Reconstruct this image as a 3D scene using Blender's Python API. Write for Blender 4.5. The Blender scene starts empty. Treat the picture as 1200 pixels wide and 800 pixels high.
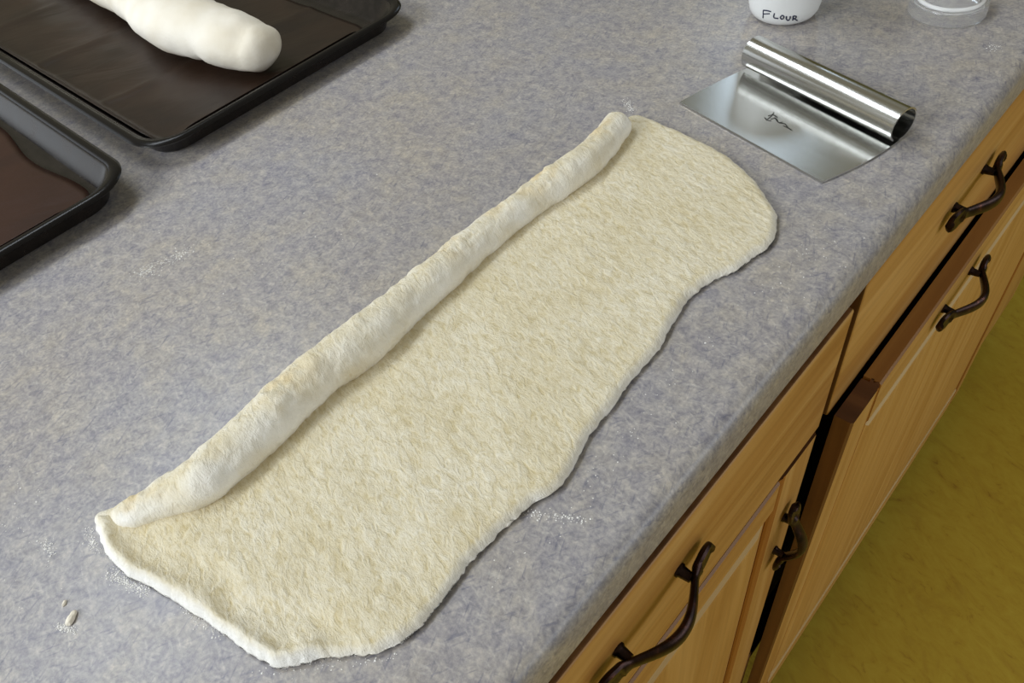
import bpy, bmesh, math, random
import numpy as np
from mathutils import Vector, Matrix, noise

PI = math.pi
C = bpy.context.scene
random.seed(4)
rng = np.random.default_rng(4)

# ------------------------------------------------------------------ camera
F_PX = 919.0175
CR = np.array([[0.742874, -0.439415, 0.505027],
               [0.660277, 0.605290, -0.444588],
               [-0.110330, 0.663731, 0.739790]])
CP = np.array([0.0989356, -0.0759137, 0.3341431])
cam = bpy.data.cameras.new('camera')
cam.sensor_width = 36.0
cam.lens = F_PX / 1200 * 36.0
cam.clip_start = 0.01
cam_ob = bpy.data.objects.new('camera', cam)
C.collection.objects.link(cam_ob)
M4 = Matrix([[*CR[0], CP[0]], [*CR[1], CP[1]], [*CR[2], CP[2]], [0, 0, 0, 1]])
cam_ob.matrix_world = M4
C.camera = cam_ob

# ------------------------------------------------------------------ light
C.view_settings.view_transform = 'Standard'
C.view_settings.look = 'None'
C.view_settings.gamma = 1.0
C.view_settings.use_curve_mapping = False
C.view_settings.exposure = 0.0


def s2l(r, g, b):
    def f(c):
        c /= 255.0
        return c / 12.92 if c <= 0.04045 else ((c + 0.055) / 1.055) ** 2.4
    return (f(r), f(g), f(b), 1.0)


world = bpy.data.worlds.new('room_light')
C.world = world
world.use_nodes = True
bg = world.node_tree.nodes['Background']
bg.inputs['Color'].default_value = (0.62, 0.57, 0.40, 1)
bg.inputs['Strength'].default_value = 0.36


def area(name, loc, target, sx, sy, power, col):
    l = bpy.data.lights.new(name, 'AREA')
    l.shape = 'RECTANGLE'
    l.size, l.size_y = sx, sy
    l.energy = power
    l.color = col
    o = bpy.data.objects.new(name, l)
    C.collection.objects.link(o)
    o.location = loc
    o.rotation_euler = (Vector(target) - Vector(loc)).to_track_quat('-Z', 'Y').to_euler()
    return o


# daylight of the window beside the counter, of the window across the room, and of the room behind
area('near_window_light', (-0.80, -2.0, 1.30), (-0.25, 0.2, 0), 1.3, 1.1, 52, (0.88, 0.94, 1.0))
area('high_window_light', (-1.28, -0.02, 1.75), (-0.25, 0.3, 0), 1.3, 0.36, 16, (0.86, 0.93, 1.0))
area('left_gloss_light', (-2.4, -0.75, 0.45), (-0.4, 0.1, 0.1), 1.1, 1.1, 4, (0.80, 0.88, 1.0))  # unseen low light, added to put a bluish gloss on the tray wall
area('far_window_light', (-1.46, 3.25, 1.62), (-0.25, 0.4, 0), 0.36, 1.0, 3.6, (0.66, 0.82, 1.0))
area('room_opening_light', (2.5, 1.2, 0.62), (0.0, 0.45, -0.2), 2.3, 1.0, 22, (0.82, 0.89, 1.0))


# ------------------------------------------------------------------ helpers
def at(u, v, z=0.0, axis=2):
    """The point of the plane (axis = z) that the photograph shows at pixel u, v."""
    d = CR @ np.array([(u - 600) / F_PX, -(v - 400) / F_PX, -1.0])
    return CP + d * ((z - CP[axis]) / d[axis])


def ray(u, v):
    d = CR @ np.array([(u - 600) / F_PX, -(v - 400) / F_PX, -1.0])
    return d / np.linalg.norm(d)


def link(name, me, parent=None, mat=None, smooth=False):
    o = bpy.data.objects.new(name, me)
    C.collection.objects.link(o)
    if mat is not None:
        for m in (mat if isinstance(mat, (list, tuple)) else [mat]):
            me.materials.append(m)
    if smooth:
        me.polygons.foreach_set('use_smooth', [True] * len(me.polygons))
    if parent is not None:
        o.parent = parent
    return o


def mesh(name, verts, faces, parent=None, mat=None, smooth=False, off=None):
    v = np.asarray(verts, float)
    if off is not None:
        v = v - np.asarray(off)
    me = bpy.data.meshes.new(name)
    me.from_pydata([tuple(x) for x in v], [], [tuple(f) for f in faces])
    me.validate()
    bm = bmesh.new()
    bm.from_mesh(me)
    bmesh.ops.recalc_face_normals(bm, faces=bm.faces)
    bm.to_mesh(me)
    bm.free()
    return link(name, me, parent, mat, smooth)


def tag(o, label, cat, group=None, kind=None):
    if label:
        o['label'] = label
    if cat:
        o['category'] = cat
    if group:
        o['group'] = group
    if kind:
        o['kind'] = kind
    return o


def thing(name, loc, label, cat, group=None):
    o = bpy.data.objects.new(name, None)
    o.empty_display_size = 0.02
    C.collection.objects.link(o)
    o.location = tuple(loc)
    return tag(o, label, cat, group)


def sharp(o, ang=35):
    me = o.data
    me.polygons.foreach_set('use_smooth', [True] * len(me.polygons))
    bm = bmesh.new()
    bm.from_mesh(me)
    for e in bm.edges:
        if len(e.link_faces) == 2 and e.calc_face_angle(0) > math.radians(ang):
            e.smooth = False
    bm.to_mesh(me)
    bm.free()
    return o


def bevel_box(name, lo, hi, parent=None, mat=None, b=0.0015, seg=2, off=(0, 0, 0)):
    lo, hi = np.asarray(lo, float) - off, np.asarray(hi, float) - off
    bm = bmesh.new()
    bmesh.ops.create_cube(bm, size=1)
    for v in bm.verts:
        v.co = Vector([(lo[i] + hi[i]) / 2 + v.co[i] * (hi[i] - lo[i]) for i in range(3)])
    if b:
        bmesh.ops.bevel(bm, geom=list(bm.edges), offset=b, segments=seg, affect='EDGES', profile=0.5)
    me = bpy.data.meshes.new(name)
    bm.to_mesh(me)
    bm.free()
    o = link(name, me, parent, mat)
    return sharp(o, 50)


def grid_faces(n, m, closed=False):
    f = []
    mm = m if closed else m - 1
    for i in range(n - 1):
        for j in range(mm):
            k = (j + 1) % m
            f.append((i * m + j, (i + 1) * m + j, (i + 1) * m + k, i * m + k))
    return f


def loft(name, rings, parent=None, mat=None, smooth=True, off=None, cap0=True, cap1=True, closed=True):
    rings = np.asarray(rings)
    n, m, _ = rings.shape
    f = grid_faces(n, m, closed)
    if cap0:
        f.append(tuple(range(m)))
    if cap1:
        f.append(tuple((n - 1) * m + j for j in range(m)))
    return mesh(name, rings.reshape(-1, 3), f, parent, mat, smooth, off)


def lathe(name, prof, centre, seg, parent=None, mat=None, off=None, caps=True):
    a = np.linspace(0, 2 * PI, seg, endpoint=False)
    rings = [[(centre[0] + r * math.cos(t), centre[1] + r * math.sin(t), centre[2] + z) for t in a] for r, z in prof]
    return sharp(loft(name, rings, parent, mat, True, off, caps, caps), 40)


def resample(pts, n):
    pts = np.asarray(pts, float)
    d = np.r_[0, np.cumsum(np.linalg.norm(np.diff(pts, axis=0), axis=1))]
    t = np.linspace(0, d[-1], n)
    # Catmull-Rom through the points
    out = []
    for x in t:
        i = min(max(np.searchsorted(d, x) - 1, 0), len(pts) - 2)
        u = (x - d[i]) / (d[i + 1] - d[i] + 1e-12)
        p1, p2 = pts[i], pts[i + 1]
        p0 = pts[i - 1] if i > 0 else 2 * p1 - p2
        p3 = pts[i + 2] if i + 2 < len(pts) else 2 * p2 - p1
        l0 = max(np.linalg.norm(p1 - p0), 1e-9)
        l1 = max(np.linalg.norm(p2 - p1), 1e-9)
        l2 = max(np.linalg.norm(p3 - p2), 1e-9)
        m1 = ((p2 - p1) / l1 * l0 + (p1 - p0) / l0 * l1) / (l0 + l1) * l1
        m2 = ((p3 - p2) / l2 * l1 + (p2 - p1) / l1 * l2) / (l1 + l2) * l1
        out.append((2 * u**3 - 3 * u**2 + 1) * p1 + (u**3 - 2 * u**2 + u) * m1 + (-2 * u**3 + 3 * u**2) * p2 + (u**3 - u**2) * m2)
    return np.array(out)


def sweep_tube(pts, rad, m=8, flat=1.0):
    """Rings of a round cord along pts; rad may vary."""
    pts = np.asarray(pts, float)
    n = len(pts)
    rad = np.broadcast_to(rad, (n,))
    rings = []
    for i in range(n):
        t = pts[min(i + 1, n - 1)] - pts[max(i - 1, 0)]
        t = t / (np.linalg.norm(t) + 1e-12)
        up = np.array([0, 0, 1.0]) if abs(t[2]) < 0.95 else np.array([1.0, 0, 0])
        a = np.cross(t, up)
        a /= np.linalg.norm(a)
        b = np.cross(a, t)
        rings.append([pts[i] + rad[i] * (math.cos(w) * a + flat * math.sin(w) * b) for w in np.linspace(0, 2 * PI, m, endpoint=False)])
    return rings


def nz(p, s, o=0.0):
    return noise.noise(Vector((p[0] * s + o, p[1] * s + 3.1, p[2] * s + 7.7)))


# ------------------------------------------------------------------ materials
class N:
    def __init__(self, name):
        self.m = bpy.data.materials.new(name)
        self.m.use_nodes = True
        self.t = self.m.node_tree
        self.b = self.t.nodes['Principled BSDF']

    def n(self, typ, **kw):
        x = self.t.nodes.new(typ)
        for k, v in kw.items():
            setattr(x, k, v)
        return x

    def l(self, a, b):
        self.t.links.new(a, b)

    def coord(self, scale=(1, 1, 1), rot=(0, 0, 0), which='Object'):
        tc = self.n('ShaderNodeTexCoord')
        mp = self.n('ShaderNodeMapping')
        mp.inputs['Scale'].default_value = scale
        mp.inputs['Rotation'].default_value = rot
        # rotate first, then stretch
        mp2 = self.n('ShaderNodeMapping')
        mp2.inputs['Rotation'].default_value = rot
        mp.inputs['Rotation'].default_value = (0, 0, 0)
        self.l(tc.outputs[which], mp2.inputs['Vector'])
        self.l(mp2.outputs['Vector'], mp.inputs['Vector'])
        return mp.outputs['Vector']

    def noise(self, vec, scale=5, detail=4, rough=0.5, dist=0.0):
        x = self.n('ShaderNodeTexNoise')
        x.inputs['Scale'].default_value = scale
        x.inputs['Detail'].default_value = detail
        x.inputs['Roughness'].default_value = rough
        x.inputs['Distortion'].default_value = dist
        self.l(vec, x.inputs['Vector'])
        return x.outputs['Fac']

    def ramp(self, fac, stops, interp='LINEAR'):
        x = self.n('ShaderNodeValToRGB')
        e = x.color_ramp.elements
        x.color_ramp.interpolation = interp
        while len(e) < len(stops):
            e.new(0.5)
        for i, (p, c) in enumerate(stops):
            e[i].position = p
            e[i].color = c if len(c) == 4 else (*c, 1)
        self.l(fac, x.inputs['Fac'])
        return x.outputs['Color']

    def mix(self, fac, a, b, mode='MIX'):
        x = self.n('ShaderNodeMix', data_type='RGBA', blend_type=mode)
        for sock, v in ((x.inputs['Factor'], fac), (x.inputs['A'], a), (x.inputs['B'], b)):
            pass
        fs = [s for s in x.inputs if s.enabled or True]
        f_, a_, b_ = x.inputs[0], x.inputs[6], x.inputs[7]
        for s, v in ((f_, fac), (a_, a), (b_, b)):
            if isinstance(v, bpy.types.NodeSocket):
                self.l(v, s)
            else:
                s.default_value = v
        return x.outputs[2]

    def math(self, op, a, b=0.0):
        x = self.n('ShaderNodeMath', operation=op)
        for i, v in enumerate((a, b)):
            if isinstance(v, bpy.types.NodeSocket):
                self.l(v, x.inputs[i])
            else:
                x.inputs[i].default_value = v
        return x.outputs[0]

    def bump(self, h, strength=0.3, dist=0.001):
        x = self.n('ShaderNodeBump')
        x.inputs['Strength'].default_value = strength
        x.inputs['Distance'].default_value = dist
        self.l(h, x.inputs['Height'])
        self.l(x.outputs['Normal'], self.b.inputs['Normal'])

    def set(self, col=None, rough=None, metal=None, spec=None, **kw):
        if col is not None:
            if isinstance(col, bpy.types.NodeSocket):
                self.l(col, self.b.inputs['Base Color'])
            else:
                self.b.inputs['Base Color'].default_value = col
        if rough is not None:
            if isinstance(rough, bpy.types.NodeSocket):
                self.l(rough, self.b.inputs['Roughness'])
            else:
                self.b.inputs['Roughness'].default_value = rough
        if metal is not None:
            self.b.inputs['Metallic'].default_value = metal
        if spec is not None:
            self.b.inputs['Specular IOR Level'].default_value = spec
        for k, v in kw.items():
            self.b.inputs[k].default_value = v
        return self.m


W0, W1 = (0, 0, 0, 1), (1, 1, 1, 1)


def mat_laminate():
    g = N('mottled_laminate')
    v = g.coord()
    huge = g.noise(v, 7, 3, 0.5, 0.3)
    big = g.noise(v, 38, 4, 0.6, 0.3)
    mid = g.noise(v, 130, 5, 0.75, 0.25)
    fine = g.noise(v, 520, 3, 0.7)
    col = g.ramp(big, [(0.36, s2l(150, 147, 153)), (0.5, s2l(163, 159, 158)), (0.64, s2l(174, 167, 156))])
    m = g.ramp(mid, [(0.33, s2l(116, 115, 128)), (0.5, s2l(163, 160, 160)), (0.66, s2l(198, 192, 183))])
    col = g.mix(0.55, col, m)
    hg = g.ramp(huge, [(0.36, (0.97, 0.98, 1.03, 1)), (0.64, (1.04, 1.01, 0.96, 1))])
    col = g.mix(1.0, col, hg, 'MULTIPLY')
    # short crossed hair-like marks
    for i, (rot, sc) in enumerate(((0.5, (520, 80, 300)), (1.9, (480, 95, 300)), (2.75, (560, 75, 300)), (1.2, (420, 80, 300)))):
        vv = g.coord(sc, (0, 0, rot))
        h = g.noise(vv, 1.0, 2, 0.5, 0.12)
        if i % 2 == 0:
            f = g.ramp(h, [(0.60, W0), (0.72, (0.45, 0.45, 0.45, 1))])
            col = g.mix(f, col, s2l(98, 100, 122))
        else:
            f = g.ramp(h, [(0.60, W0), (0.72, (0.32, 0.32, 0.32, 1))])
            col = g.mix(f, col, s2l(208, 204, 197))
    f = g.ramp(fine, [(0.3, (0.80, 0.80, 0.82, 1)), (0.7, (1.18, 1.16, 1.13, 1))])
    col = g.mix(1.0, col, f, 'MULTIPLY')
    g.bump(g.noise(v, 420, 3, 0.6), 0.18, 0.0004)
    return g.set(col, 0.33, spec=0.5)


def mat_dough(rot):
    g = N('floured_dough')
    v = g.coord((420, 760, 420), (0, 0, rot))
    a = g.noise(v, 1.0, 4, 0.65, 0.6)
    v2 = g.coord((130, 260, 130), (0, 0, rot + 0.2))
    b = g.noise(v2, 1.0, 4, 0.6, 0.8)
    v3 = g.coord()
    c = g.noise(v3, 22, 3, 0.5)
    col = g.ramp(a, [(0.30, s2l(208, 194, 154)), (0.47, s2l(228, 219, 196)), (0.70, s2l(240, 235, 222))])
    t = g.ramp(b, [(0.34, s2l(204, 188, 144)), (0.48, s2l(227, 217, 192)), (0.68, s2l(240, 235, 222))])
    col = g.mix(0.5, col, t)
    big = g.ramp(c, [(0.35, s2l(247, 243, 230)), (0.65, s2l(255, 254, 250))])
    col = g.mix(1.0, col, big, 'MULTIPLY')
    at_ = g.n('ShaderNodeAttribute', attribute_name='flour')
    col = g.mix(at_.outputs['Fac'], col, s2l(249, 247, 242))
    tn = g.n('ShaderNodeAttribute', attribute_name='torn')
    col = g.mix(tn.outputs['Fac'], col, s2l(224, 205, 164))
    h = g.math('ADD', g.math('MULTIPLY', a, 0.45), g.math('MULTIPLY', b, 0.8))
    g.bump(h, 0.95, 0.0012)
    return g.set(col, 0.85, spec=0.12)


def mat_loaf():
    g = N('loaf_dough')
    v = g.coord()
    a = g.noise(v, 90, 4, 0.6)
    b = g.noise(v, 20, 3, 0.5)
    col = g.ramp(b, [(0.35, s2l(232, 222, 202)), (0.65, s2l(246, 240, 228))])
    g.bump(a, 0.45, 0.0014)
    return g.set(col, 0.8, spec=0.15)


def mat_wood(name, axis, tone=1.0, dark=(178, 126, 64), mid=(198, 150, 84), pale=(212, 168, 104)):
    g = N(name)
    sc = [26, 26, 26]
    sc[axis] = 1.3
    v = g.coord(sc)
    a = g.noise(v, 1.0, 5, 0.55, 1.2)
    sc2 = [150, 150, 150]
    sc2[axis] = 4
    f = g.noise(g.coord(sc2), 1.0, 3, 0.6, 0.3)
    d, m, p = [s2l(*[min(255, c * tone) for c in k]) for k in (dark, mid, pale)]
    col = g.ramp(a, [(0.33, d), (0.5, m), (0.68, p)])
    ff = g.ramp(f, [(0.34, (0.91, 0.88, 0.84, 1)), (0.6, (1.03, 1.02, 1.0, 1))])
    col = g.mix(1.0, col, ff, 'MULTIPLY')
    g.bump(f, 0.06, 0.0004)
    return g.set(col, 0.42, spec=0.4)


def mat_floor():
    g = N('yellow_marbled_linoleum')
    v = g.coord((9, 16, 9), (0, 0, 0.5))
    a = g.noise(v, 1.0, 6, 0.65, 1.6)
    v2 = g.coord((26, 60, 26), (0, 0, 0.3))
    b = g.noise(v2, 1.0, 5, 0.65, 1.2)
    col = g.ramp(a, [(0.30, s2l(168, 134, 40)), (0.48, s2l(188, 160, 48)), (0.66, s2l(198, 174, 60))])
    m = g.ramp(b, [(0.28, s2l(132, 90, 30)), (0.40, s2l(184, 154, 48)), (0.7, s2l(196, 172, 62))])
    col = g.mix(0.5, col, m)
    return g.set(col, 0.5, spec=0.35)


def mat_plain(name, col, rough=0.5, metal=0.0, spec=0.5, var=0.0, scale=60, bump=0.0):
    g = N(name)
    c = col
    if var or bump:
        x = g.noise(g.coord(), scale, 4, 0.6)
        if var:
            lo = tuple(k * (1 - var) for k in col[:3]) + (1,)
            hi = tuple(min(1, k * (1 + var)) for k in col[:3]) + (1,)
            c = g.ramp(x, [(0.3, lo), (0.7, hi)])
        if bump:
            g.bump(x, bump, 0.0006)
    return g.set(c, rough, metal, spec)


def mat_liner(name, a, b):
    g = N(name)
    x = g.noise(g.coord((1, 1, 1)), 16, 5, 0.6, 0.7)
    col = g.ramp(x, [(0.32, s2l(*a)), (0.68, s2l(*b))])
    g.bump(g.noise(g.coord((40, 14, 10), (0, 0, 0.5)), 1.0, 3, 0.5, 1.0), 0.35, 0.002)
    return g.set(col, 0.36, spec=0.45)


def mat_steel():
    g = N('brushed_steel')
    f = g.noise(g.coord((14, 700, 700), (0, 0, 0.236)), 1.0, 2, 0.5)
    r = g.ramp(f, [(0.3, (0.19, 0.19, 0.19, 1)), (0.7, (0.225, 0.225, 0.225, 1))])
    c = g.ramp(f, [(0.3, (0.54, 0.54, 0.52, 1)), (0.7, (0.58, 0.58, 0.56, 1))])
    return g.set(c, r, 1.0)


def mat_bronze():
    g = N('oil_rubbed_bronze')
    x = g.noise(g.coord(), 130, 4, 0.6)
    col = g.ramp(x, [(0.35, s2l(34, 24, 22)), (0.6, s2l(56, 38, 34)), (0.78, s2l(112, 70, 56))])
    return g.set(col, 0.33, 0.85)


def mat_clear(name, tw):
    g = N(name)
    return g.set((1, 1, 1, 1), 0.10, 0.0, 0.5, **{'Transmission Weight': tw, 'IOR': 1.25})


def mat_tray():
    g = N('dark_nonstick_enamel')
    x = g.noise(g.coord(), 45, 5, 0.7)
    c = g.ramp(x, [(0.4, (0.012, 0.010, 0.009, 1)), (0.7, (0.024, 0.018, 0.015, 1))])
    r = g.ramp(x, [(0.3, (0.2, 0.2, 0.2, 1)), (0.7, (0.3, 0.3, 0.3, 1))])
    return g.set(c, r, spec=0.42)


E1 = at(520, 604) - at(480, 562)
STROKE = math.atan2(E1[1], E1[0])
M_lam = mat_laminate()
M_dough = mat_dough(-STROKE)
M_loaf = mat_loaf()
M_wy = mat_wood('maple_grain_along_counter', 1)
M_wz = mat_wood('maple_grain_upright', 2)
M_wzp = mat_wood('maple_panel_upright', 2, 1.0, (184, 134, 68), (202, 154, 86), (212, 168, 102))
M_edge = mat_wood('brown_stained_edge', 2, 1.0, (96, 62, 34), (120, 80, 46), (138, 96, 56))
M_edge_y = mat_wood('brown_stained_edge_along', 1, 1.0, (138, 92, 42), (152, 106, 52), (166, 120, 62))
M_end = mat_wood('dark_end_grain', 0, 1.0, (78, 48, 28), (96, 60, 36), (112, 74, 44))
M_groove = mat_wood('orange_brown_moulding', 2, 1.0, (134, 78, 30), (160, 98, 40), (178, 116, 52))
M_pale = mat_wood('painted_sheen_moulding', 1, 1.0, (186, 156, 116), (202, 174, 134), (214, 190, 154))  # window sheen on the mouldings, painted in as paler wood
M_dark = mat_plain('dark_cabinet_inside', s2l(34, 22, 16), 0.8, var=0.2)
M_floor = mat_floor()
M_tray = mat_tray()
M_rim = mat_plain('black_rim_enamel', (0.008, 0.007, 0.007, 1), 0.24, spec=0.22)
M_liner = mat_liner('brown_baking_liner', (32, 20, 13), (48, 32, 22))
M_liner2 = mat_liner('reddish_baking_liner', (46, 22, 13), (56, 29, 18))
M_steel = mat_steel()
M_bronze = mat_bronze()
M_white = mat_plain('white_plastic', s2l(238, 240, 240), 0.35, spec=0.5)
M_ink = mat_plain('dark_blue_ink', s2l(28, 36, 66), 0.5)
M_etch = mat_plain('dark_etching', s2l(40, 40, 36), 0.6)
M_clear = mat_clear('clear_plastic', 0.84)
M_bead = mat_clear('cloudy_plastic', 0.35)
M_flour = mat_plain('flour', s2l(244, 242, 238), 0.95, spec=0.05)

# ------------------------------------------------------------------ floor
ZF = -1.07
fl = mesh('floor', [(-3, -3, ZF), (3.4, -3, ZF), (3.4, 3.4, ZF), (-3, 3.4, ZF), (-3, -3, ZF - .02), (3.4, -3, ZF - .02), (3.4, 3.4, ZF - .02), (-3, 3.4, ZF - .02)],
          [(0, 1, 2, 3), (7, 6, 5, 4), (0, 4, 5, 1), (1, 5, 6, 2), (2, 6, 7, 3), (3, 7, 4, 0)], None, M_floor)
tag(fl, 'yellow marbled linoleum floor below the cabinets', None, kind='structure')

M_wall = mat_plain('warm_olive_wall_paint', s2l(116, 109, 54), 0.8, spec=0.2, var=0.04, scale=3)
wl = bevel_box('wall_far', (-3.0, 3.40, ZF), (3.4, 3.50, 1.45), None, M_wall, 0)
tag(wl, 'warm olive painted wall across the room', None, kind='structure')
# ------------------------------------------------------------------ countertop
T = 0.0343
Y0, Y1 = -0.62, 1.50
XB = -1.30
prof = [(XB, -T), (XB, 0)]
r = 0.011
for k in range(9):
    a = PI / 2 - k / 8 * PI / 2
    prof.append((-r + r * math.cos(a), -r + r * math.sin(a)))
r2 = 0.003
for k in range(5):
    a = -k / 4 * PI / 2
    prof.append((-r2 + r2 * math.cos(a), -T + r2 + r2 * math.sin(a)))
rings = [[(x, y, z) for x, z in prof] for y in (Y0, Y1)]
ct = sharp(loft('countertop', rings, None, M_lam, True), 50)
tag(ct, 'mottled grey laminate countertop with rounded front edge, the dough lies on it', 'countertop')

# ------------------------------------------------------------------ cabinets
XFACE = -0.0074


def handle_mesh(name, parent, face_x, yc, zc, along, off):
    """Arched pull: two long oval pads, a post under each neck, a bow between them; one mesh."""
    us = np.r_[np.linspace(-.062, -.036, 14), np.linspace(-.034, .034, 27), np.linspace(.036, .062, 14)]
    SQ = .94                                       # overall length against the drawing
    rings = []
    for u in us:
        a = abs(u)
        bell = max(0.0, math.cos(PI / 2 * min(a / .041, 1))) ** 1.25
        h = .0088 + .0150 * bell - .0022 * max(0, (a - .045) / .017)
        if a > .036:
            q = (a - .036) / .026
            w = .0050 + .0050 * math.sin(PI * min(1, q * .9 + .02)) ** 0.8
            if q > .8:
                w *= max(.22, math.sqrt(max(0, 1 - ((q - .8) / .2) ** 2 * .96)))
            th = .0026 + .0017 * math.sin(PI * min(1, q * .95)) ** .8
        else:
            w = .0054 + .0016 * bell
            th = .0026 + .0010 * bell
        dh = 0
        ring = []
        for k in range(12):
            t = 2 * PI * k / 12
            cw, ch = math.cos(t), math.sin(t)
            dent = -.0034 * (1 - abs(cw)) if (ch > 0.3 and .042 < a < .059) else 0
            ring.append((u * SQ, h + th * ch + dent, w * cw))
        rings.append(ring)
    V = [p for rg in rings for p in rg]
    F = grid_faces(len(us), 12, True) + [tuple(range(12)), tuple(12 * (len(us) - 1) + k for k in range(12))]
    for s in (-1, 1):                                  # posts with a square foot on the wood
        base = len(V)
        prof = [(0.0, .0046), (.0016, .0046), (.0024, .0038), (.0075, .0032), (.0095, .0030)]
        for hh, q in prof:
            for k in range(8):
                t = 2 * PI * (k + .5) / 8
                V.append((s * .0335 * SQ + q * 1.1 * math.cos(t), hh, q * math.sin(t)))
        F += [tuple(i + base for i in f) for f in grid_faces(len(prof), 8, True)]
        F += [tuple(base + k for k in range(8)), tuple(base + 8 * (len(prof) - 1) + k for k in range(8))]
    P = []
    for u, h, w in V:
        if along == 'y':
            P.append((face_x + h, yc + u, zc + w))
        else:
            P.append((face_x + h, yc + w, zc + u))
    o = mesh(name, P, F, parent, M_bronze, True, off)
    return sharp(o, 45)


def end_faces(o):
    o.data.materials.append(M_edge)
    for pl in o.data.polygons:
        if pl.normal.y < -.8 or pl.normal.z > .8:
            pl.material_index = 1


def prism(name, poly, lo, hi, axis, parent, mats, off, face_mat=None):
    """poly: outline in the plane across axis ((x,y) for z, (x,z) for y)."""
    n = len(poly)
    V = []
    for t in (lo, hi):
        for a, b in poly:
            V.append((a, b, t) if axis == 2 else (a, t, b))
    F = [tuple(range(n)), tuple(range(n, 2 * n))] + [(i, (i + 1) % n, n + (i + 1) % n, n + i) for i in range(n)]
    o = mesh(name, V, F, parent, None, False, off)
    for m in mats:
        o.data.materials.append(m)
    if face_mat:
        for pl in o.data.polygons:
            pl.material_index = face_mat(pl)
    return o


def framed_front(prefix_parent, name, xb, xf, y0, y1, z0, z1, off, sw, rw, side_mat=None, yaw=0.0):
    """Raised panel (the part) with two stiles, two rails as its sub-parts. Returns the panel."""
    th = xf - xb
    xp = xb + th * 0.55
    # panel with a raised field
    py0, py1, pz0, pz1 = y0 + sw - .006, y1 - sw + .006, z0 + rw - .006, z1 - rw + .006
    ins = .022
    loops = []
    for x, d in ((xb + .003, 0), (xf - .0052, 0), (xf - .0050, .004), (xf - .0010, ins), (xf - .0004, ins + .003)):
        loops.append([(x, py0 + d, pz0 + d), (x, py1 - d, pz0 + d), (x, py1 - d, pz1 - d), (x, py0 + d, pz1 - d)])
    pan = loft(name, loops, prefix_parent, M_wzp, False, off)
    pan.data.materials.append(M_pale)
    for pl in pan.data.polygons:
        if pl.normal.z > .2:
            pl.material_index = 1  # upward bevels get the sheen as colour
    # stiles: plain square outside, moulded inside edge with a tongue
    for s in (0, 1):
        ye, yi = (y0, y0 + sw) if s == 0 else (y1, y1 - sw)
        d = 1 if s == 0 else -1
        poly = [(xb, ye), (xb, yi - d * .004), (xb + th * .42, yi - d * .004), (xb + th * .42, yi + d * .001), (xb + th * .56, yi + d * .001),
                (xb + th * .60, yi - d * .003), (xb + th * .72, yi - d * .001), (xf - .0036, yi + d * .0005), (xf - .0016, yi - d * .001), (xf - .0002, yi - d * .0045),
                (xf - .0005, yi - d * .007), (xf, yi - d * .009), (xf, ye + d * .002), (xf - .002, ye)]

        def fm(pl, d=d, yi=yi):
            n = pl.normal
            if abs(n.z) > .8:
                return 1
            if n.y * d < -.5:
                return 2
            c = pl.center.y + off[1]
            if n.y * d > .15 or (abs(c - yi) < .0075):
                return 3
            return 0
        prism('stile', poly, z0, z1, 2, pan, [M_wz, M_end, side_mat or M_wz, M_groove], off, fm)
    for s in (0, 1):
        ze, zi = (z0, z0 + rw) if s == 0 else (z1, z1 - rw)
        d = 1 if s == 0 else -1
        poly = [(xb, ze), (xb, zi - d * .004), (xb + th * .42, zi - d * .004), (xb + th * .42, zi + d * .001), (xb + th * .56, zi + d * .001),
                (xb + th * .60, zi - d * .003), (xf - .0036, zi - d * .0005), (xf - .0008, zi - d * .008), (xf, zi - d * .010), (xf, ze + d * .002), (xf - .002, ze)]

        def fm2(pl, d=d, zi=zi):
            n = pl.normal
            if n.z * d < -.5:
                return 1
            if abs(pl.center.z + off[2] - zi) < .0095 and n.x > .1:
                return 2  # inner rail moulding, same painted sheen
            return 0
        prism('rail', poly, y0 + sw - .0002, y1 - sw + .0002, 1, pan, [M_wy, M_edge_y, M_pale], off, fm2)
    return pan


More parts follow.
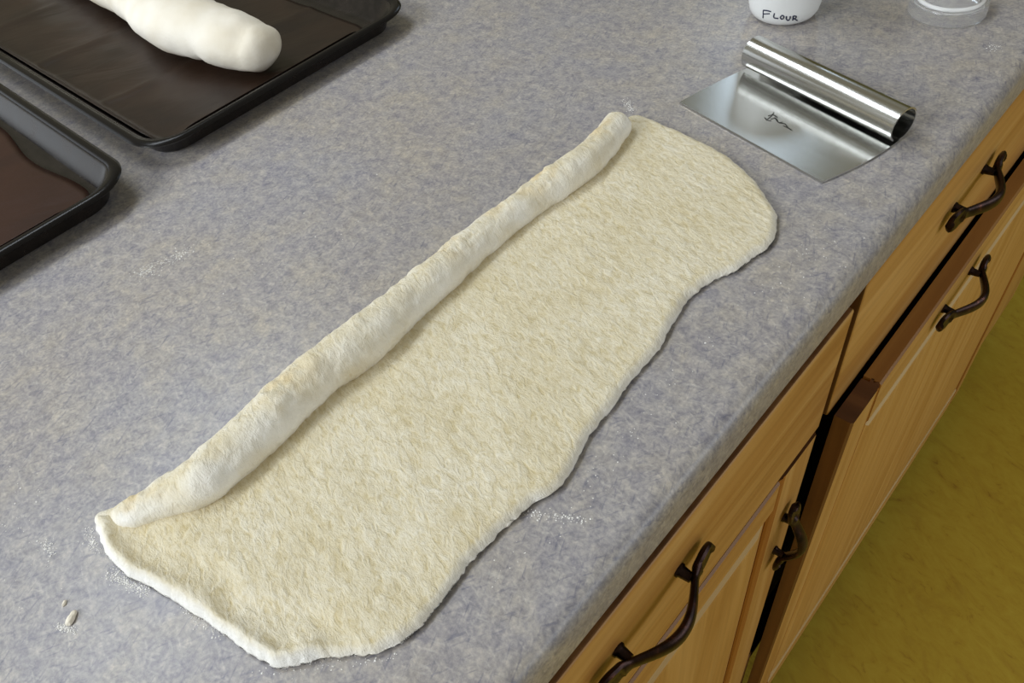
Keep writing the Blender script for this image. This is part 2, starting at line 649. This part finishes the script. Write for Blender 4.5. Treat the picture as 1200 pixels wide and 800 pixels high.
YG = 0.339                                         # seam between the two cabinets
XCAR = -0.030                                      # front of the carcass
for n_, (ya, yb) in enumerate(((-0.148, YG), (YG, 1.45))):
    off = np.array([XCAR, (ya + yb) / 2, ZF])
    lab = ('honey wood base cabinet with drawer over a panelled door with upright handle' if n_ == 0 else
           'honey wood base cabinet with lower front standing slightly proud, below the bench scraper')
    cab = thing('base_cabinet', off, lab, 'cabinet', 'base cabinets under the countertop')
    # carcass: open box of boards with a face frame
    t = .018
    top = -T - .0008
    bevel_box('side_panel', (-.60, ya + .0005, ZF + .095), (XCAR, ya + t, top), cab, M_dark, .0006, 1, off)
    bevel_box('side_panel', (-.60, yb - t, ZF + .095), (XCAR, yb - .0005, top), cab, M_dark, .0006, 1, off)
    bevel_box('back_panel', (-.618, ya + .0005, ZF + .095), (-.602, yb - .0005, top), cab, M_dark, .0006, 1, off)
    bevel_box('bottom_panel', (-.60, ya + t + .001, ZF + .097), (XCAR, yb - t - .001, ZF + .115), cab, M_dark, .0006, 1, off)
    bevel_box('front_rail', (XCAR - .02, ya + t + .001, top - .03), (XCAR - .0005, yb - t - .001, top), cab, M_dark, .0006, 1, off)
    bevel_box('plinth', (-.58, ya + .0005, ZF), (XCAR - .05, yb - .0005, ZF + .094), cab, M_dark, .0006, 1, off)
    if n_ == 0:
        bevel_box('frame_stile', (XCAR + .0005, .3332, ZF + .10), (XCAR + .0215, .3440, -.735), cab, M_edge, .0006, 1, off)
        dr = bevel_box('drawer', (XCAR + .001, -.142, -.2122), (XFACE, .3318, -.0740), cab, M_wy, .0022, 3, off)
        handle_mesh('handle', dr, XFACE, .0905, -.1285, 'y', off)
        end_faces(dr)
        dr['label'] = 'honey wood drawer front with bronze arched pull'
        bevel_box('drawer_box', (-.45, -.11, -.19), (XCAR - .022, .30, -.09), cab, M_dark, .001, 1, off)
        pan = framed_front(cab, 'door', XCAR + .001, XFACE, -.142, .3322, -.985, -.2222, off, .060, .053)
        handle_mesh('handle', pan, XFACE, .3065, -.356, 'z', off)
    else:
        dr = bevel_box('drawer', (XCAR + .001, .3450, -.2135), (XFACE, 1.148, -.0560), cab, M_wy, .0022, 3, off)
        handle_mesh('handle', dr, XFACE, .5600, -.1180, 'y', off)
        end_faces(dr)
        dr['label'] = 'honey wood drawer front with bronze arched pull'
        bevel_box('drawer_box', (-.45, .38, -.19), (XCAR - .022, 1.11, -.08), cab, M_dark, .001, 1, off)
        bevel_box('end_panel', (XCAR + .001, 1.156, ZF + .10), (XFACE + .012, 1.449, -.058), cab, M_wz, .0015, 2, off)
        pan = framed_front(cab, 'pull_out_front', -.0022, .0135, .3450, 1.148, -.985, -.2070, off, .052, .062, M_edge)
        handle_mesh('handle', pan, .0135, .5740, -.2390, 'y', off)
        bevel_box('pull_out_box', (-.45, .39, -.92), (XCAR - .022, 1.11, -.30), cab, M_dark, .001, 1, off)

# ------------------------------------------------------------------ baking trays, liners, loaf


def round_rect(x0, x1, y0, y1, rad, z, seg=10):
    pts = []
    for cx, cy, a0 in ((x1 - rad, y1 - rad, 0), (x0 + rad, y1 - rad, PI / 2), (x0 + rad, y0 + rad, PI), (x1 - rad, y0 + rad, 1.5 * PI)):
        for k in range(seg + 1):
            a = a0 + k / seg * PI / 2
            pts.append((cx + rad * math.cos(a), cy + rad * math.sin(a), z))
    return pts


def tray(x0, x1, y0, y1, rad, rim, label):
    loc = np.array([(x0 + x1) / 2, (y0 + y1) / 2, 0])
    t = thing('baking_tray', loc, label, 'baking tray', 'dark baking trays on the countertop')

    def loops(spec):
        return [round_rect(x0 + i, x1 - i, y0 + i, y1 - i, max(rad - i * .7, .004), z) for i, z in spec]
    pan = [(.019, .0006), (.0155, .0016), (.0095, rim - .0035), (.0075, rim - .0026), (.0085, rim - .0018), (.0108, rim - .0024), (.0215, .0028), (.026, .0020)]
    sharp(loft('pan', loops(pan), t, M_tray, True, loc), 45)
    bead = []
    for k in range(8):
        a = PI + 2 * PI * k / 8
        bead.append((.0045 + .0045 * math.cos(a), rim - .0022 + .0022 * math.sin(a)))
    rings = loops(bead)
    o = loft('rim', rings + [rings[0]], t, M_rim, True, loc, False, False)
    return t


tray(-1.06, -.464, .092, .372, .034, .0200, 'dark baking tray at the back holding the shaped loaf on brown paper')
tray(-1.06, -.449, -.36, .0735, .036, .0215, 'dark baking tray at the left edge with reddish paper, no loaf on it')


def liner(name, x0, x1, y0, y1, z, mat, label, creases, endlift, wave, seed, tx, ty):
    nx, ny = 110, 60
    V = []
    for i in range(nx):
        for j in range(ny):
            u, v = i / (nx - 1), j / (ny - 1)
            x, y = x0 + (x1 - x0) * u, y0 + (y1 - y0) * v
            rc = .034
            for yc_, sg in ((y1 - rc, 1), (y0 + rc, -1)):     # rounded corners
                dx, dy = (x - (x1 - rc)) / rc, (y - yc_) * sg / rc
                if dx > 0 and dy > 0:
                    k_ = max(dx, dy) / math.hypot(dx, dy)
                    x, y = x1 - rc + dx * k_ * rc, yc_ + sg * dy * k_ * rc
            y -= wave * (1 + math.sin(u * 23 + seed)) * max(0, v - .8) * 5
            h = .0006 + .0007 * (1 + nz((x, y * .7, seed), 22)) + .0005 * nz((x, y, seed + 5), 50)
            for cx, tilt, amp in creases:
                d = x - (cx + tilt * (y - y0))
                h += amp * math.exp(-abs(d) / .005)
            d1 = x1 - x
            if d1 < .05:
                h += endlift * (1 - d1 / .05) ** 2
            # where it reaches the sloping wall of the tray it climbs it
            ax_, ay_ = tx - .034 - x, y - (ty + .034)
            inset = .034 - math.hypot(ax_, ay_) if (ax_ < 0 and ay_ < 0) else min(tx - x, y - ty)
            h = max(max(h, .0003), (.0245 - inset) * 1.36 + .0008)
            V.append((x, y, z + h))
    F = grid_faces(nx, ny)
    c = np.array([(x0 + x1) / 2, (y0 + y1) / 2, z])
    o = mesh(name, V, F, None, mat, True, c)
    o.location = tuple(c)
    sd = o.modifiers.new('thickness', 'SOLIDIFY')
    sd.thickness = .0003
    sd.offset = 1
    return tag(o, label, 'baking paper', 'brown baking papers in the trays')


liner('baking_paper', -1.03, -.478, .1055, .334, .0026, M_liner, 'creased dark brown baking paper under the shaped loaf', [(-.605, .12, .0018), (-.735, .12, .0017), (-.86, .1, .0017)], .0015, .0, 1.0, -.464, .092)
liner('baking_paper', -1.03, -.463, -.33, .046, .0032, M_liner2, 'reddish brown baking paper in the tray at the left edge, no loaf on it', [(-.78, .1, .001)], .0005, .004, 2.0, -.449, -.36)


def pair_rays(up, lo, n, zk, k=1.0, z0=0.0):
    """Centres and radii of a round body seen between two outlines (pixels) and lying on height z0."""
    out = []
    up, lo = resample(up, n), resample(lo, n)
    for a, b in zip(up, lo):
        da, db = ray(*a), ray(*b)
        m = da + db
        m /= np.linalg.norm(m)
        half = math.acos(min(1, float(da @ db))) / 2
        rad = .012
        for _ in range(30):
            zc = z0 + zk * rad
            D = (zc - CP[2]) / m[2]
            rad = D * math.sin(half) * k
        out.append((*(CP + D * m), rad))
    return np.array(out)


up = [(313, 20), (300, 11), (275, 1), (240, -14), (200, -32), (150, -58), (100, -80), (40, -105), (-40, -140), (-120, -175)]
lo = [(288, 89), (265, 87), (232, 79), (190, 65), (155, 34), (105, 5), (55, -25), (-5, -55), (-85, -95), (-165, -135)]
cr = pair_rays(up, lo, 90, .72, .96, .0074)
cr = cr[cr[:, 0] > -1.0]
axis0 = cr[0, :3] - cr[4, :3]
axis0[2] = 0
axis0 /= np.linalg.norm(axis0)
ends = []
R0 = cr[0, 3]
for k in range(14):                                # rounded near end
    a = PI / 2 * (1 - k / 13.0)
    q = R0 * .70 * math.sin(a)
    ends.append((*(cr[0, :3] + axis0 * q), R0 * max(math.cos(a), .004) ** .85))
allr = np.array(ends[:-1] + list(map(tuple, cr)))
rings = []
m = 48
for i, (x, y, z, rad) in enumerate(allr):
    t = allr[min(i + 1, len(allr) - 1), :3] - allr[max(i - 1, 0), :3]
    t[2] = 0
    t /= np.linalg.norm(t)
    s = np.array([-t[1], t[0], 0])
    zc = .0074 + (.70 * R0 if i < 14 else .70 * rad)
    ring = []
    for k in range(m):
        a = 2 * PI * k / m
        p = np.array([x, y, 0]) + s * rad * math.cos(a)
        zz = .70 * rad * math.sin(a)
        zz = zc + zz
        p[2] = zz
        nrm = s * math.cos(a) + np.array([0, 0, math.sin(a)])
        d = .0022 * nz(p, 32) + .0011 * nz(p, 80, 3)
        # crease near the end where the dough is folded under
        d -= .004 * math.exp(-((i - 22) / 1.6) ** 2) * max(0, (math.cos(a + .5) if s[1] < 0 else -math.cos(a - .5))) ** 3
        p = p + nrm * d * min(1, rad / .01)
        p[2] = max(p[2], .0074)
        ring.append(p)
    rings.append(ring)
c = np.array([allr[40, 0], allr[40, 1], .0074])
lf = loft('bread_loaf', rings, None, M_loaf, True, c)
lf.location = tuple(c)
tag(lf, 'pale shaped bread dough loaf resting on brown paper in the back tray', 'bread dough')

# ------------------------------------------------------------------ rolled-out dough
outer_px = [(115, 599), (148, 578), (200, 546), (240, 516), (277, 487), (315, 454), (352, 420), (390, 390), (416, 371), (450, 345), (480, 322), (499, 305),
            (530, 280), (560, 257), (607, 222), (640, 197), (676, 171), (698, 153), (714, 134)]
seam_px = [(123, 613), (158, 615), (212, 600), (251, 588), (280, 562), (318, 528), (357, 491), (390, 461), (427, 435), (454, 412), (495, 371), (525, 345),
           (545, 325), (568, 304), (596, 280), (632, 252), (669, 229), (702, 203), (732, 163)]
# match every outline point with the nearest seam point
ou = resample(outer_px, 240)
se = resample(seam_px, 240)
rl = pair_rays(ou, se, 240, .95, 1.02)
rl[:, 3] = np.convolve(np.r_[[rl[0, 3]] * 4, rl[:, 3], [rl[-1, 3]] * 4], np.ones(9) / 9, 'valid')
dc = at(450, 480)
dc[2] = 0
dough = thing('dough_sheet', dc, 'floury flat sheet of pale bread dough with its long side rolled up, on the counter', 'bread dough')

left_px = [(128, 602), (116, 604), (114, 618), (120, 640), (132, 659), (152, 674), (176, 687), (212, 708), (256, 738), (304, 773), (320, 781), (340, 779), (360, 774), (400, 768), (440, 764), (470, 752)]
low_px = [(470, 752), (488, 735), (520, 697), (558, 650), (590, 617), (622, 592), (656, 568), (674, 543), (688, 512), (710, 485), (744, 441), (778, 400), (792, 371), (810, 346),
          (832, 330), (861, 317), (883, 301), (900, 290), (911, 270)]
right_px = [(722, 150), (733, 140), (745, 136), (767, 143), (792, 153), (825, 169), (854, 185), (876, 203), (897, 229), (909, 250), (911, 270)]
H = .0062


def flatpx(px, z=.003):
    return np.array([at(u, v, z) for u, v in px])


Bl, Bb, Br = flatpx(left_px), flatpx(low_px), flatpx(right_px)
top = rl[:, :2].copy()
top = np.c_[top, np.zeros(len(top))]
Bt = np.vstack([Bl[:1], top[14:-8:6], Br[:1]])


def dense(b, n=700):
    return resample(b, n)


dt, db, dl, dr_ = dense(Bt), dense(Bb), dense(Bl), dense(Br)
for b_ in (db, dl, dr_):                            # small wobbles of the cut edge, none at the shared corners
    tg = np.gradient(b_, axis=0)
    tg /= np.linalg.norm(tg, axis=1)[:, None] + 1e-12
    amp = np.minimum(1, np.minimum(np.arange(700), np.arange(700)[::-1]) / 25.0)
    wob = np.array([.0013 * noise.noise(Vector((q[0] * 70, q[1] * 70, 5))) + .0007 * noise.noise(Vector((q[0] * 260, q[1] * 260, 6))) for q in b_]) * amp
    b_[:, 0] += -tg[:, 1] * wob
    b_[:, 1] += tg[:, 0] * wob


def easing(n):
    t = np.linspace(0, 1, n)
    return .55 * t + .45 * (.5 - .5 * np.cos(PI * t))


nu, nv = 400, 170
su, sv = easing(nu), easing(nv)


def pick(d, s):
    i = s * (len(d) - 1)
    k = np.clip(i.astype(int), 0, len(d) - 2)
    f = (i - k)[:, None]
    return d[k] * (1 - f) + d[k + 1] * f


T_, B_, L_, R_ = pick(dt, su), pick(db, su), pick(dl, sv), pick(dr_, sv)
S = su[:, None, None]
V_ = sv[None, :, None]
G = (1 - V_) * T_[:, None] + V_ * B_[:, None] + (1 - S) * L_[None] + S * R_[None] \
    - ((1 - S) * (1 - V_) * dt[0] + S * (1 - V_) * dt[-1] + (1 - S) * V_ * db[0] + S * V_ * db[-1])
G[..., 2] = 0
# distance from the free edges (the rolled side does not count)
edge = np.vstack([dl[::3], db[::2], dr_[::3]])[:, :2]
P2 = G.reshape(-1, 3)[:, :2]
dist = np.empty(len(P2))
for i in range(0, len(P2), 4000):
    dd = P2[i:i + 4000, None, :] - edge[None]
    dist[i:i + 4000] = np.sqrt((dd ** 2).sum(-1).min(1))
dist = dist.reshape(nu, nv)
# the left lower edge is pinched up into a floury lip
lip = np.zeros((nu, nv))
edl = dl[60:560:3, :2]
for i in range(0, len(P2), 4000):
    dd = P2[i:i + 4000, None, :] - edl[None]
    lip.reshape(-1)[i:i + 4000] = np.sqrt((dd ** 2).sum(-1).min(1))
ang = STROKE
ca, sa = math.cos(ang), math.sin(ang)
V, flour = [], []
for i in range(nu):
    for j in range(nv):
        x, y, _ = G[i, j]
        d = dist[i, j]
        rr = .0060
        e = 1.0 if d > rr else math.sqrt(max(0.0, 1 - (1 - d / rr) ** 2))
        a, b = x * ca + y * sa, -x * sa + y * ca
        w = min(1, d / .006)
        h = H * e
        h += w * (.0007 * noise.noise(Vector((x * 38, y * 38, 1))) + .00035 * noise.noise(Vector((a * 80, b * 150, 4))) + .0003 * noise.noise(Vector((a * 190, b * 360, 9))))
        ld = lip[i, j] * (1 + .5 * noise.noise(Vector((x * 45, y * 45, 12))))
        h += .0020 * math.exp(-((ld - .004) / .0035) ** 2) * min(1, d / .004) - .0013 * math.exp(-((ld - .016) / .007) ** 2) * w
        h = max(h, .0026 * min(1, d / .003))
        # a faint ridge along the far right end
        V.append((x, y, .0004 + max(h, 0)))
        fn = .5 + .5 * noise.noise(Vector((x * 90, y * 90, 2)))
        fl_ = max(0, 1 - d / .0045) * (.55 + .45 * fn) + .5 * math.exp(-(max(0, ld - .0015) / .003) ** 2) * (.7 + .6 * fn)
        flour.append(min(1, fl_))
F = grid_faces(nu, nv)
# underside: a flat copy of the border
nb = len(V)
border = [i * nv for i in range(nu)] + [(nu - 1) * nv + j for j in range(1, nv)] + [i * nv + nv - 1 for i in range(nu - 2, -1, -1)] + [j for j in range(nv - 2, 0, -1)]
F.append(tuple(border[::-1]))
sh = mesh('flat_sheet', V, F, dough, M_dough, True, dc)
at_ = sh.data.attributes.new('flour', 'FLOAT', 'POINT')
at_.data.foreach_set('value', np.array(flour, dtype=np.float32))

# the rolled side: a fat irregular cord
cent = rl.copy()
ax1 = cent[-1, :3] - cent[-8, :3]
ax1[2] = 0
ax1 /= np.linalg.norm(ax1)
ax0 = cent[0, :3] - cent[6, :3]
ax0[2] = 0
ax0 /= np.linalg.norm(ax0)
tail = []
Re = cent[-1, 3]
for k in range(1, 12):
    a = PI / 2 * k / 11
    tail.append((*(cent[-1, :3] + ax1 * Re * .75 * math.sin(a)), Re * max(math.cos(a), .02) ** .8))
head = []
Rh = cent[0, 3]
for k in range(10, 0, -1):
    a = PI / 2 * k / 10
    head.append((*(cent[0, :3] + ax0 * Rh * .85 * math.sin(a)), Rh * max(math.cos(a), .05) ** .8))
cent = np.array(head + list(map(tuple, cent)) + tail)
m = 56
rings, fl2, torn = [], [], []
for i in range(len(cent)):
    x, y, z, rad = cent[i]
    t = cent[min(i + 2, len(cent) - 1), :3] - cent[max(i - 2, 0), :3]
    t[2] = 0
    t /= np.linalg.norm(t)
    s = np.array([t[1], -t[0], 0])                 # towards the flat sheet
    ring = []
    for k in range(m):
        a = 2 * PI * k / m
        nrm = s * math.cos(a) + np.array([0, 0, math.sin(a)])
        fz = .74 + .26 * min(1, max(0, (i - 12) / 75.0)) ** .8
        p = np.array([x, y, max(z, 0) * fz]) + nrm * rad * np.array([1, 1, fz])
        q = (p[0], p[1], p[2])
        d = .0013 * nz(q, 42) + .0009 * nz(q, 110, 2) + .0005 * nz(q, 260, 5)
        # torn, crumbly band along the crown
        up_ = max(0, math.cos(a - 1.85)) ** 1.6
        pt = max(0, .35 + 1.2 * noise.noise(Vector((x * 34, y * 34, 8))))
        d += up_ * pt * (.0016 * nz(q, 170, 1) + .0012 * nz(q, 330, 3))
        torn.append(min(.9, max(0, up_ * pt * (.35 + 1.3 * nz(q, 95, 6) + .9 * nz(q, 240, 2)))))
        p = p + nrm * d * min(1, rad / .006)
        p[2] = max(p[2], .0006)
        ring.append(p)
        fv = .8 * max(0, math.cos(a - .3)) ** 1.5 * (.7 + .6 * nz(q, 60, 9)) + .3 * max(0, -math.cos(a)) + .05 + (.35 if i < 60 else 0) * max(0, nz(q, 60, 4) + .3)
        fl2.append(min(1, max(0, fv)))
    rings.append(ring)
ro = loft('rolled_edge', rings, dough, M_dough, True, dc)
at_ = ro.data.attributes.new('flour', 'FLOAT', 'POINT')
at_.data.foreach_set('value', np.array(fl2, dtype=np.float32))
at_ = ro.data.attributes.new('torn', 'FLOAT', 'POINT')
at_.data.foreach_set('value', np.array(torn, dtype=np.float32))

# ------------------------------------------------------------------ bench scraper
ZT = .0016
A, Bc = at(796, 119.5, ZT), at(963.5, 213, ZT)
e1 = Bc - A
Lw = np.linalg.norm(e1)
e1 /= Lw
n1 = np.array([-e1[1], e1[0], 0])
RT = .0122
cl, crr = at(882.5, 60.5, RT + ZT), at(1059, 146, RT + ZT)
depth = float(((cl + crr) / 2 - A) @ n1)
so = A + e1 * Lw / 2 + n1 * depth / 2
so[2] = 0
scr = thing('bench_scraper', so, 'stainless steel bench scraper with rolled tube handle lying beside the dough', 'scraper')
# blade outline, gently bowed sides
o1 = []
nb_ = 14
aL = float((cl - A) @ e1)
aR = float((crr - A) @ e1)
left_pts = [(0 + (aL - 0) * t - .0012 * math.sin(PI * t), depth * t) for t in np.linspace(0, 1, nb_)]
right_pts = [(Lw + (aR - Lw) * t + .0028 * math.sin(PI * t), depth * t) for t in np.linspace(0, 1, nb_)]
V, F = [], []
for (la, lb), (ra, rb) in zip(left_pts, right_pts):
    for z, ins in ((.0004, 0), (ZT, 0)):
        for a_ in (la, ra):
            q = A + e1 * a_ + n1 * (lb + (.0004 if (z > .001 and lb < 1e-6) else 0))
            V.append((q[0], q[1], z))
for i in range(nb_ - 1):
    b0, b1 = 4 * i, 4 * i + 4
    F += [(b0 + 2, b0 + 3, b1 + 3, b1 + 2), (b0, b1, b1 + 1, b0 + 1), (b0, b0 + 2, b1 + 2, b1), (b0 + 1, b1 + 1, b1 + 3, b0 + 3)]
F += [(0, 1, 3, 2), (4 * nb_ - 4, 4 * nb_ - 2, 4 * nb_ - 1, 4 * nb_ - 3)]
blade = mesh('blade', V, F, scr, M_steel, False, so)
# tube: the sheet curled back, up and over, open slit above the blade
ax = crr - cl
ax[2] = 0
Lt = np.linalg.norm(ax)
ax /= Lt
nn = np.array([-ax[1], ax[0], 0])
rings = []
for tt in np.linspace(0, 1, 24):
    base = cl + ax * Lt * tt
    ring = []
    ths = np.linspace(-PI / 2, -PI / 2 + 1.80 * PI, 44)
    for th in ths:
        ring.append(base + RT * (nn * math.cos(th) + np.array([0, 0, 1]) * math.sin(th)))
    for th in ths[::-1]:
        ring.append(base + (RT - .0012) * (nn * math.cos(th) + np.array([0, 0, 1]) * math.sin(th)))
    rings.append(ring)
V = np.array(rings).reshape(-1, 3)
mm = 88
F = grid_faces(24, mm, True)
for i0 in (0, 23 * mm):
    for k in range(43):
        F.append((i0 + k, i0 + k + 1, i0 + mm - 2 - k, i0 + mm - 1 - k))
tube = sharp(mesh('rolled_handle', V, F, scr, M_steel, True, so), 50)
# engraved mark on the blade
segs = [[(896, 137.5), (900, 141), (904, 141.5)], [(898, 140.5), (904, 136), (907, 131.5)], [(900, 135.5), (906, 134.5), (911, 137.5)], [(903, 139.5), (909, 138.5), (911.5, 141.5)],
        [(908, 137.5), (914, 143.5), (917, 142.5)], [(913, 144), (920, 145), (923, 149.5)], [(918, 147), (923, 149.5), (928, 152.5)]]
V, F = [], []
for sg in segs:
    pts = resample([at(u, v, ZT + .0001) for u, v in sg], 8)
    rg = sweep_tube(pts, .00042, 6, .3)
    b0 = len(V)
    V += [q for r_ in rg for q in r_]
    F += [tuple(i + b0 for i in f) for f in grid_faces(8, 6, True)]
mk = mesh('engraved_mark', V, F, blade, M_etch, True, so)
mk['label'] = 'dark scribbled mark etched in the blade'

# ------------------------------------------------------------------ flour pot
pc = at(914.5, 34)
hd = np.array([CP[0] - pc[0], CP[1] - pc[1], 0])
hd /= np.linalg.norm(hd)
RP = .0294
pc = pc - hd * (RP - .003)
pc[2] = 0
pot = thing('flour_pot', pc, 'white plastic pot hand lettered FLOUR standing behind the bench scraper', 'container')
prof = [(.010, .0012), (RP - .012, .0004), (RP - .007, .0012), (RP - .0035, .0036), (RP - .0012, .0075), (RP, .013), (RP + .0012, .045), (RP + .0026, .085), (RP + .0030, .0955), (RP + .0014, .0960), (RP + .0008, .0945), (RP - .0008, .045), (RP - .003, .012), (.01, .004)]
lathe('body', prof, pc, 72, pot, M_white, pc)
lathe('lid', [(.01, .0945), (RP + .0046, .0945), (RP + .0052, .0960), (RP + .0052, .104), (RP + .004, .1056), (RP - .004, .1060), (RP - .006, .1046), (.01, .1046)], pc, 72, pot, M_white, pc)
# FLOUR, written round the wall
strokes = [[[(894.6, 12), (894.2, 21)], [(894.5, 12), (899, 12.4), (903.5, 13.6)], [(894.6, 16.2), (902, 16)]],
           [[(907.5, 15.5), (907, 20.6), (912, 21.6)]],
           [[(916.2, 18), (914.4, 20.2), (916, 22.4), (918.4, 21), (918, 18.4), (916.2, 18)]],
           [[(921.6, 19), (921.6, 22.4), (923.4, 24), (925.4, 22.4), (926, 19)]],
           [[(929.6, 18.6), (929, 23.8)], [(929.6, 18.6), (933, 19.2), (932.4, 21.4), (929.6, 21.8)], [(930.2, 21.6), (934.4, 24)]]]


def on_pot(u, v):
    d = ray(u, v)
    ox, oy = CP[0] - pc[0], CP[1] - pc[1]
    Rr = RP + .0004
    for _ in range(4):
        a_ = d[0]**2 + d[1]**2
        b_ = 2 * (ox * d[0] + oy * d[1])
        c_ = ox**2 + oy**2 - Rr**2
        k_ = b_ * b_ - 4 * a_ * c_
        tt = (-b_ - math.sqrt(max(k_, 0))) / (2 * a_)
        q = CP + d * tt
        z = q[2]
        # wall radius at this height
        Rr = float(np.interp(z, [p[1] for p in prof[1:9]], [p[0] for p in prof[1:9]])) + .0001
    return q


for name_, letter in zip(('letter', 'letter', 'letter', 'letter', 'letter'), strokes):
    V, F = [], []
    for sg in letter:
        pts = resample([on_pot(*q) for q in sg], 14)
        rg = sweep_tube(pts, .00055, 6)
        b0 = len(V)
        V += [q for r_ in rg for q in r_]
        F += [tuple(i + b0 for i in f) for f in grid_faces(14, 6, True)]
        F += [tuple(b0 + k for k in range(6)), tuple(b0 + 13 * 6 + k for k in range(6))]
    mesh(name_, V, F, pot, M_ink, True, pc)

# ------------------------------------------------------------------ clear plastic lid
lc = at(1103, 33.0)
hd = np.array([CP[0] - lc[0], CP[1] - lc[1], 0])
hd /= np.linalg.norm(hd)
RL = .0295
lc = lc - hd * RL
lc[2] = 0
lid = thing('plastic_lid', lc, 'clear plastic lid on the counter to the right of the flour pot', 'lid')
lathe('flange', [(RL - .0010, .0004), (RL, .0004), (RL - .0004, .0100), (RL - .0012, .0110), (RL - .0040, .0113), (RL - .0042, .0103), (RL - .0016, .0099)], lc, 80, lid, M_clear, lc, False)
bead = [(RL - .0052 + .0017 * math.cos(t), .0122 + .0017 * math.sin(t)) for t in np.linspace(0, 2 * PI, 10)]
lathe('rim_bead', bead, lc, 80, lid, M_bead, lc, False)
dome = [(RL - .0068, .0113), (RL - .0080, .018), (RL - .0105, .024), (RL - .016, .0285), (.009, .0305), (.003, .0308)]
dome = dome + [(r_ - .0008, z - .0008) for r_, z in dome[::-1]]
lathe('dome', dome, lc, 80, lid, M_clear, lc, False)

# ------------------------------------------------------------------ flour and crumbs
V, F = [], []


def speck(p, r_, hgt):
    b0 = len(V)
    a0 = random.random() * 6
    for k in range(5):
        a_ = a0 + 2 * PI * k / 5
        q = r_ * random.uniform(.7, 1.2)
        V.append((p[0] + q * math.cos(a_), p[1] + q * math.sin(a_), .0001))
    V.append((p[0], p[1], .0001 + hgt))
    for k in range(5):
        F.append((b0 + k, b0 + (k + 1) % 5, b0 + 5))
    F.append(tuple(b0 + k for k in range(4, -1, -1)))


def dust(line, n_, spread, rmin=.00012, rmax=.00042):
    pts = resample(line, 60)
    for _ in range(int(n_ * 1.8)):
        u, v = pts[random.randrange(60)]
        u += random.gauss(0, spread)
        v += random.gauss(0, spread * .7)
        p = at(u, v)
        r_ = random.uniform(rmin, rmax) * (1 if random.random() < .85 else 1.6)
        speck(p, r_, r_ * .5)


dust([(163, 322), (185, 308), (205, 302), (223, 293)], 130, 4)
dust([(163, 322), (180, 318)], 40, 5)
dust([(52, 634), (62, 648)], 45, 5)
dust([(103, 618), (112, 645)], 50, 4)
dust([(130, 672), (150, 682), (172, 693)], 170, 6)
dust([(70, 734), (84, 738)], 50, 4)
dust([(733, 118), (741, 130)], 60, 3)
dust([(1158, 54), (1170, 58)], 30, 3)
dust([(610, 596), (625, 602), (650, 605), (690, 612)], 60, 4)
dust([(210, 712), (260, 745)], 40, 6)
dust([(20, 560), (60, 700)], 25, 30)
dust([(300, 790), (470, 770)], 40, 6)
dust([(200, 300), (500, 250)], 25, 40)
dust([(560, 690), (700, 560), (830, 400)], 40, 12)
dust([(1000, 250), (900, 350)], 40, 20)
fo = mesh('flour_dust', V, F, None, M_flour, False)
tag(fo, 'white flour scattered in faint smears on the grey counter', 'flour', kind='stuff')
for k, (u, v, s, lab) in enumerate(((85, 725, .0034, 'pale crumb of dough on the counter near the lower left corner'), (76, 707, .0016, 'tiny speck of dough just above the larger crumb at lower left'))):
    p = at(u, v)
    bm = bmesh.new()
    bmesh.ops.create_icosphere(bm, subdivisions=3, radius=1)
    for w in bm.verts:
        q = w.co.copy()
        f = 1 + .35 * noise.noise(q * 1.6 + Vector((k * 3, 0, 0)))
        w.co = Vector((q.x * s * .55 * f, q.y * s * f, max(-.3, q.z) * s * .5 * f))
        w.co.rotate(Matrix.Rotation(.6, 3, 'Z'))
    zmin = min(w.co.z for w in bm.verts)
    for w in bm.verts:
        w.co.z -= zmin - .0002
    me = bpy.data.meshes.new('dough_crumb')
    bm.to_mesh(me)
    bm.free()
    o = link('dough_crumb', me, None, M_loaf, True)
    o.location = (p[0], p[1], 0)
    tag(o, lab, 'crumb')
